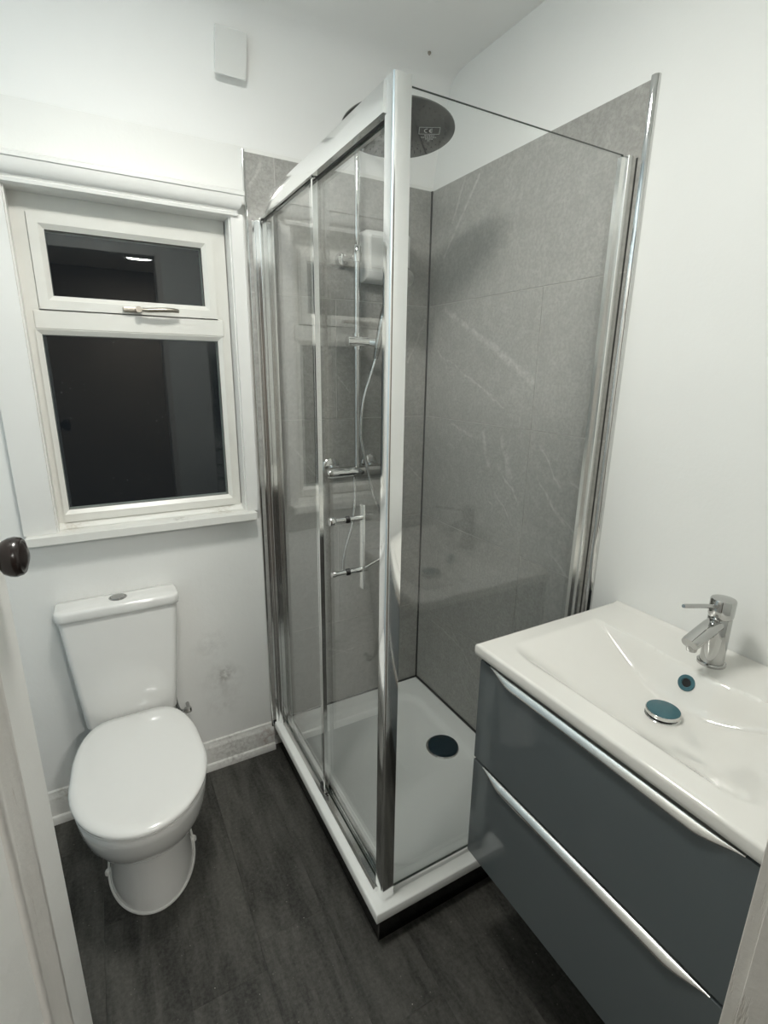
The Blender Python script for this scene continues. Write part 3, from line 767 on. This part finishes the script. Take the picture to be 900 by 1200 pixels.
# ---- shower set
sh = empty('shower_mixer', (0.835, BW - 0.06, 1.15)); tag(sh, 'chrome bar shower with riser pipe, hand shower and round rain head', 'shower')
RX, RY = 0.835, 1.700
bm = bm_new()
add_tube(bm, [(0.706, RY - 0.005, 1.140), (0.716, RY - 0.005, 1.140), (0.718, RY - 0.005, 1.140), (0.955, RY - 0.005, 1.140), (0.957, RY - 0.005, 1.140), (0.968, RY - 0.005, 1.140)], [0.018, 0.0195, 0.021, 0.021, 0.0195, 0.018], 24)
vb = obj('valve_bar', bm, M['chrome'], sh)
for vx in (0.755, 0.918):
    bm = bm_new(); add_lathe(bm, [(0.035, TB - 0.0005), (0.035, TB - 0.006), (0.029, TB - 0.012), (0.013, TB - 0.014), (0.013, RY + 0.01)], 24, 'Y', (vx, 0, 1.152)); obj('wall_flange', bm, M['chrome'], vb)
for k0, k1 in ((0.666, 0.706), (0.968, 1.008)):
    bm = bm_new(); add_tube(bm, [(k0, RY - 0.005, 1.14), (k0 + 0.003, RY - 0.005, 1.14), (k1 - 0.002, RY - 0.005, 1.14), (k1, RY - 0.005, 1.14)], [0.018, 0.0215, 0.0215, 0.019], 20)
    if k0 > 0.9: obj('knob', bm, M['chrome'], vb)
    else: bm.free()
bm = bm_new()
add_tube(bm, [(RX, RY, 1.155), (RX, RY, 1.875)], 0.0115, 16)
add_tube(bm, smooth_path([(RX, RY, 1.86), (RX, RY, 2.00), (RX, RY, 2.20), (RX - 0.003, RY - 0.012, 2.232), (RX - 0.010, RY - 0.045, 2.243), (RX - 0.03, RY - 0.15, 2.240), (0.775, 1.38, 2.215), (0.773, 1.342, 2.205), (0.772, 1.332, 2.185), (0.772, 1.332, 2.130)], 6), 0.0095, 14)
add_lathe(bm, [(0.0115, 1.86), (0.0145, 1.865), (0.0145, 1.905), (0.0115, 1.91)], 16, 'Z', (RX, RY, 0))
obj('riser_pipe', bm, M['chrome'], sh)
bm = bm_new()
add_tube(bm, [(RX, RY, 1.872), (RX - 0.02, RY + 0.035, 1.872), (RX - 0.028, TB - 0.01, 1.872)], 0.009, 12)
add_lathe(bm, [(0.024, TB - 0.0005), (0.024, TB - 0.008), (0.018, TB - 0.016), (0.009, TB - 0.018)], 24, 'Y', (RX - 0.028, 0, 1.872))
add_tube(bm, [(RX, RY - 0.0, 1.858), (RX, RY, 1.886)], 0.016, 16)
obj('wall_bracket', bm, M['chrome'], sh)
bm = bm_new()
add_tube(bm, [(RX - 0.040, RY, 1.602), (RX - 0.036, RY, 1.602), (RX + 0.036, RY - 0.01, 1.602), (RX + 0.040, RY - 0.012, 1.602)], [0.016, 0.0185, 0.0185, 0.015], 18)
add_tube(bm, [(RX, RY, 1.575), (RX, RY, 1.630)], 0.0165, 16)
add_tube(bm, [(RX + 0.038, RY - 0.012, 1.602), (RX + 0.062, RY - 0.03, 1.598)], [0.014, 0.017], 14)
obj('slider', bm, M['chrome'], sh)
# hand shower, hung in the slider, head up behind the corner post
bm = bm_new()
hs = smooth_path([(0.885, 1.655, 1.545), (0.893, 1.648, 1.60), (0.912, 1.640, 1.70), (0.935, 1.625, 1.775), (0.945, 1.605, 1.805)], 6)
add_tube(bm, hs, [0.009 + 0.006 * min(1, i / 10) for i in range(len(hs))], 14)
hand = obj('hand_shower', bm, M['steel_dark'], sh)
bm = bm_new()
rot = Matrix.Rotation(math.radians(52), 3, 'X')
add_lathe(bm, [(0.016, 0.020), (0.034, 0.014), (0.048, 0.006), (0.050, -0.002), (0.047, -0.007), (0.001, -0.008)], 32, rot, (0.948, 1.600, 1.815))
obj('spray_head', bm, M['chrome'], hand)
bm = bm_new()
hose = smooth_path([(0.885, 1.655, 1.545), (0.870, 1.655, 1.50), (0.835, 1.650, 1.40), (0.825, 1.650, 1.28), (0.850, 1.652, 1.17), (0.878, 1.650, 1.06), (0.915, 1.645, 0.96), (0.945, 1.640, 0.88), (0.925, 1.640, 0.815), (0.870, 1.640, 0.785), (0.790, 1.645, 0.758), (0.752, 1.650, 0.775), (0.762, 1.655, 0.85), (0.795, 1.665, 0.94), (0.815, 1.680, 1.03), (0.818, 1.690, 1.125)], 8)
add_tube(bm, hose, 0.0062, 10)
obj('hose', bm, M['steel_hose'], sh)
# rain head
HC = Vector((0.771, 1.330, 2.104)); HR = 0.147
vdir = Vector((HC.x, HC.y, 0)).normalized(); tilt = math.radians(-4.6)
axis_t = Vector((vdir.y, -vdir.x, 0))
RT = Matrix.Rotation(tilt, 3, axis_t)
bm = bm_new()
add_lathe(bm, [(0.001, 0.034), (0.012, 0.034), (0.016, 0.012), (0.03, 0.009), (HR - 0.004, 0.006), (HR, 0.003), (HR, 0.0), (HR - 0.002, -0.0012), (0.001, -0.0012)], 72, RT, HC)
head = obj('rain_head', bm, M['rose'], sh, smooth=50); head['label'] = 'large thin round rain shower head'
bm = bm_new()
for ring in range(1, 8):
    n_ = ring * 6
    for k in range(n_):
        a = 2 * PI * k / n_ + ring * 0.2
        c = HC + RT @ Vector((ring * 0.0178 * math.cos(a), ring * 0.0178 * math.sin(a), -0.001))
        if abs((c - HC).dot(Vector((0.87, -0.49, 0))) - 0.075) < 0.032 and abs((c - HC).dot(vdir)) < 0.04: continue
        add_lathe(bm, [(0.0016, 0.0), (0.0014, -0.0008), (0.0004, -0.0010)], 6, RT, c)
nz = obj('nozzle', bm, M['black'], head); nz['kind'] = 'stuff'
# etched marking: CE in a box with small lines below
RTX = Matrix.Rotation(0, 3, 'Z')
def on_head(u, v, d=-0.0016):
    """u along the image-right direction, v away from the viewer, on the underside"""
    e = Vector((0.874, -0.486, 0)); g = Vector((0.486, 0.874, 0))
    q = e * u + g * v
    return HC + RT @ Vector((q.x, q.y, d))
def strip(bm, u0, v0, u1, v1, wd):
    d = Vector((u1 - u0, v1 - v0)).normalized(); nrm = Vector((-d.y, d.x)) * wd / 2
    vs = []
    for dd in (-0.0014, -0.0018):
        vs.append([bm.verts.new(on_head(u, v, dd)) for u, v in ((u0 + nrm.x, v0 + nrm.y), (u1 + nrm.x, v1 + nrm.y), (u1 - nrm.x, v1 - nrm.y), (u0 - nrm.x, v0 - nrm.y))])
    bm.faces.new(vs[0]); bm.faces.new(list(reversed(vs[1])))
    for i in range(4):
        j = (i + 1) % 4; bm.faces.new((vs[0][i], vs[1][i], vs[1][j], vs[0][j]))
bm = bm_new()
U0, U1, V0, V1 = 0.055, 0.108, -0.020, 0.012     # box
# the underside is read from below: image-up is towards the viewer (smaller v)
for a in ((U0, V0, U1, V0), (U1, V0, U1, V1), (U1, V1, U0, V1), (U0, V1, U0, V0)): strip(bm, *a, 0.0009)
def arc(bm, cu, cv, r, a0, a1, wd, n=10):
    for i in range(n):
        t0, t1 = a0 + (a1 - a0) * i / n, a0 + (a1 - a0) * (i + 1) / n
        strip(bm, cu + r * math.cos(t0), cv + r * math.sin(t0), cu + r * math.cos(t1), cv + r * math.sin(t1), wd)
um, vm_ = (U0 + U1) / 2, (V0 + V1) / 2
arc(bm, um - 0.004, vm_, 0.009, PI * 0.55, PI * 1.45, 0.0022)
arc(bm, um + 0.009, vm_, 0.009, PI * 0.55, PI * 1.45, 0.0022)
strip(bm, um + 0.0005, vm_, um + 0.008, vm_, 0.0018)
for k, (a, b_) in enumerate(((0.070, 0.097), (0.062, 0.102), (0.074, 0.094), (0.080, 0.086))):
    u = a
    while u < b_:
        L_ = random.choice((0.003, 0.005, 0.004)); strip(bm, u, V1 + 0.007 + 0.0085 * k, min(u + L_, b_), V1 + 0.007 + 0.0085 * k, 0.0022); u += L_ + 0.0016
mk = obj('etched_marking', bm, M['print'], head, smooth=0); mk['label'] = 'etched CE mark in a small box'

# ---- white wall unit in the shower
wu = empty('wall_unit', (0.965, TB, 1.82)); tag(wu, 'white plastic box fixed to the shower wall behind the post', 'wall unit')
bm = bm_new()
add_loft(bm, [[Vector((x, y, z)) for x, y in ((0.880, TB), (0.880, TB - d + 0.006), (0.886, TB - d), (1.046, TB - d), (1.052, TB - d + 0.006), (1.052, TB))] for z, d in ((1.806, 0.030), (1.810, 0.045), (1.820, 0.055), (1.840, 0.060), (1.960, 0.060), (1.966, 0.056), (1.968, 0.050))])
obj('unit_body', bm, M['plastic_white'], wu, smooth=50)
bm = bm_new(); add_box(bm, 0.892, 1.040, TB - 0.0625, TB - 0.0595, 1.848, 1.952, 0.001); obj('front_cover', bm, M['plastic_white'], wu)

# ---- vanity unit
VY0, VY1, VX0 = 0.207, 0.806, 0.702
van = empty('vanity_unit', (0.94, 0.51, 0.30)); tag(van, 'gloss slate grey wall hung vanity unit with two drawers', 'vanity unit')
box_obj('carcass', 0.731, RW - 0.001, VY0 + 0.024, VY1 - 0.024, 0.312, 0.800, M['carcass'], van, bev=0.001)
for py in (VY0 + 0.006, VY1 - 0.024):
    box_obj('side_panel', 0.731, RW - 0.001, py, py + 0.018, 0.312, 0.8733, M['carcass'], van, bev=0.001)
def drawer(z0, z1):
    bm = bm_new()
    add_box(bm, 0.7115, 0.7300, VY0 + 0.003, VY1 - 0.003, z0, z1, 0.0012)
    d = obj('drawer', bm, M['drawer'], van)
    # scooped chrome pull along the upper edge
    bm = bm_new()
    y0, y1 = VY0 + 0.030, VY1 - 0.036
    n = 56; rings = []
    for i in range(n + 1):
        y = y0 + (y1 - y0) * i / n
        e = min((y - y0), (y1 - y)) / 0.075
        k = sstep(0.0, 1.0, e) ** 0.75
        h = 0.0020 + 0.0160 * k; pr = 0.0006 + 0.0085 * k
        zt = z1 + 0.0012
        xf = 0.7115
        ring = [(xf + 0.006, y, zt), (xf + 0.001, y, zt), (xf - pr * 0.30, y, zt - h * 0.12), (xf - pr * 0.68, y, zt - h * 0.36), (xf - pr * 0.92, y, zt - h * 0.62), (xf - pr, y, zt - h * 0.86), (xf - pr * 0.93, y, zt - h), (xf - pr * 0.80, y, zt - h), (xf - pr * 0.5, y, zt - h * 0.62), (xf + 0.0005, y, zt - h * 0.45)]
        rings.append(ring)
    add_loft(bm, rings)
    obj('handle', bm, M['satin'], d, smooth=50)['label'] = 'chrome edge pull tapering at both ends'
drawer(0.309, 0.590)
drawer(0.598, 0.862)

# ---- basin
bs = empty('basin', (0.94, 0.51, 0.875)); tag(bs, 'white rectangular ceramic basin top with sloping bowl on the vanity', 'basin')
BX0, BX1, BY0, BY1, BZ = 0.700, RW - 0.001, 0.203, 0.812, 0.903
IX0, IX1, IY0, IY1 = 0.752, 1.052, 0.246, 0.768
def smin(a, b_, k):
    h = max(k - abs(a - b_), 0.0) / k
    return min(a, b_) - h * h * k * 0.25
def bz(x, y):
    dl, dr_ = (IY1 - y) * 0.46, (y - IY0) * 0.46
    back = IX1 - 0.010 * sstep(0.13, 0.05, abs(y - 0.508))
    db = (back - x) * 2.1
    df = (x - IX0) * 0.85
    d = smin(smin(dl, dr_, 0.012), db, 0.010)
    d = smin(d, df, 0.035)
    d = smin(d, 0.083 - 0.006 * min(1.0, math.hypot(x - 0.968, y - 0.516) / 0.2), 0.03)
    d = d if d > 0 else 0.0
    dep = d * d / (d + 0.004) if d > 0 else 0.0
    z = BZ - dep
    e = min(x - BX0, y - BY0, BY1 - y)
    if e < 0.007: z -= 0.007 - math.sqrt(max(0.0, 0.007 ** 2 - (0.007 - e) ** 2))
    e2 = BX1 - x
    if e2 < 0.02: z += 0.004 * (1 - e2 / 0.02) ** 2
    return z
def lin2(a, b_, n):
    return sorted(set([a + t for t in (0.0005, 0.0012, 0.0022, 0.0035, 0.005, 0.007)] + [b_ - t for t in (0.0005, 0.0012, 0.0022, 0.0035, 0.005, 0.007)] + [a + (b_ - a) * i / n for i in range(n + 1)]))
bm = bm_new()
gx, gy = lin2(BX0, BX1, 120), lin2(BY0, BY1, 130)
grid = [[bm.verts.new((x, y, bz(x, y))) for y in gy] for x in gx]
for i in range(len(gx) - 1):
    for j in range(len(gy) - 1):
        bm.faces.new((grid[i][j], grid[i+1][j], grid[i+1][j+1], grid[i][j+1]))
border = [grid[i][0] for i in range(len(gx))] + [grid[-1][j] for j in range(1, len(gy))] + [grid[i][-1] for i in range(len(gx) - 2, -1, -1)] + [grid[0][j] for j in range(len(gy) - 2, 0, -1)]
prev = border
for zz, ins in ((0.884, 0.0), (0.8765, 0.001), (0.8735, 0.005)):
    nw = []
    for v in border:
        x = min(max(v.co.x, BX0 + ins), BX1 - ins); y = min(max(v.co.y, BY0 + ins), BY1 - ins)
        nw.append(bm.verts.new((x, y, zz)))
    for i in range(len(border)):
        j = (i + 1) % len(border); bm.faces.new((prev[i], prev[j], nw[j], nw[i]))
    prev = nw
obj('bowl', bm, M['basin'], bs, smooth=50)
# pop-up waste
wx, wy = 0.948, 0.507; wz = bz(wx, wy)
bm = bm_new(); add_lathe(bm, [(0.0335, -0.002), (0.0335, 0.0015), (0.031, 0.0035), (0.022, 0.0035), (0.022, 0.007), (0.0315, 0.007), (0.0330, 0.009), (0.0330, 0.0145), (0.0318, 0.0155)], 36, 'Z', (wx, wy, wz), True, True)
wst = obj('waste', bm, M['chrome'], bs)
bm = bm_new(); add_lathe(bm, [(0.0315, 0.0150), (0.0315, 0.0164), (0.029, 0.0172), (0.012, 0.0182), (0.001, 0.0185)], 36, 'Z', (wx, wy, wz)); obj('plug_cap', bm, M['film'], wst)['label'] = 'waste plug under blue film'
# overflow ring on the back slope
oy = 0.512; ox = 1.024
# walk to the slope
best = min(((abs(bz(1.0 + i * 0.0005, 0.507 + i * 0.00025) - (0.890 - i * 0.0003)), i) for i in range(0, 110)), key=lambda t: t[0])[1]
ox, oy = 1.0 + best * 0.0005, 0.507 + best * 0.00025 - 0.008
oz = bz(ox, oy)
nv = Vector((-(bz(ox + 0.002, oy) - bz(ox - 0.002, oy)) / 0.004, 0, 1)).normalized()
q = Vector((0, 0, 1)).rotation_difference(nv).to_matrix()
bm = bm_new(); add_lathe(bm, [(0.0172, -0.004), (0.0172, 0.0015), (0.0160, 0.0028), (0.0105, 0.0025), (0.0090, 0.001), (0.0088, -0.004)], 28, q, (ox, oy, oz)); ov = obj('overflow_ring', bm, M['film'], bs); ov['label'] = 'overflow ring under blue film'
bm = bm_new(); add_lathe(bm, [(0.0088, 0.0004), (0.0086, 0.0008), (0.001, 0.0008)], 20, q, (ox, oy, oz)); obj('overflow_hole', bm, M['dark_hole'], ov)

# ---- tap
tap = empty('basin_tap', (1.100, 0.508, 0.903)); tag(tap, 'chrome single lever mixer tap on the basin ledge', 'tap')
tx, ty = 1.100, 0.508; tb_ = bz(tx, ty)
bm = bm_new()
add_lathe(bm, [(0.0275, 0.0), (0.0275, 0.005), (0.0262, 0.0065), (0.0232, 0.0068), (0.0228, 0.020), (0.0228, 0.108), (0.0222, 0.110)], 40, 'Z', (tx, ty, tb_))
tbody = obj('tap_body', bm, M['tap_chrome'], tap, smooth=40)
bm = bm_new(); add_lathe(bm, [(0.0215, 0.1095), (0.0232, 0.1115), (0.0240, 0.116), (0.0240, 0.148), (0.0225, 0.1505), (0.015, 0.152), (0.001, 0.1523)], 40, 'Z', (tx, ty, tb_)); tc = obj('tap_head', bm, M['tap_chrome'], tap, smooth=40)
bm = bm_new(); add_tube(bm, [(tx - 0.018, ty, tb_ + 0.137), (tx - 0.07, ty, tb_ + 0.150), (tx - 0.142, ty, tb_ + 0.166), (tx - 0.146, ty, tb_ + 0.1668)], [0.0046, 0.0044, 0.0042, 0.0036], 14); obj('lever', bm, M['tap_chrome'], tc)
bm = bm_new()
sp_r = []
for s, (dx, dz) in enumerate(((0.008, 0.098), (0.03, 0.094), (0.06, 0.085), (0.092, 0.0745), (0.100, 0.072))):
    ring = []
    for k in range(24):
        a = 2 * PI * k / 24
        wv = 0.0175 * math.copysign(abs(math.cos(a)) ** 0.8, math.cos(a)); hv = 0.0125 * math.copysign(abs(math.sin(a)) ** 0.8, math.sin(a))
        if s == 4: wv *= 0.93; hv *= 0.93
        ring.append(Vector((tx - dx - hv * 0.40, ty + wv, tb_ + dz + hv * 0.92)))
    sp_r.append(ring)
add_loft(bm, sp_r); spo = obj('spout', bm, M['tap_chrome'], tap, smooth=50)
bm = bm_new(); add_lathe(bm, [(0.0095, 0.006), (0.0105, -0.004), (0.0095, -0.010), (0.007, -0.0105), (0.0065, -0.006)], 20, 'Z', (tx - 0.088, ty, tb_ + 0.064)); obj('aerator', bm, M['steel_dark'], spo)

adopt()
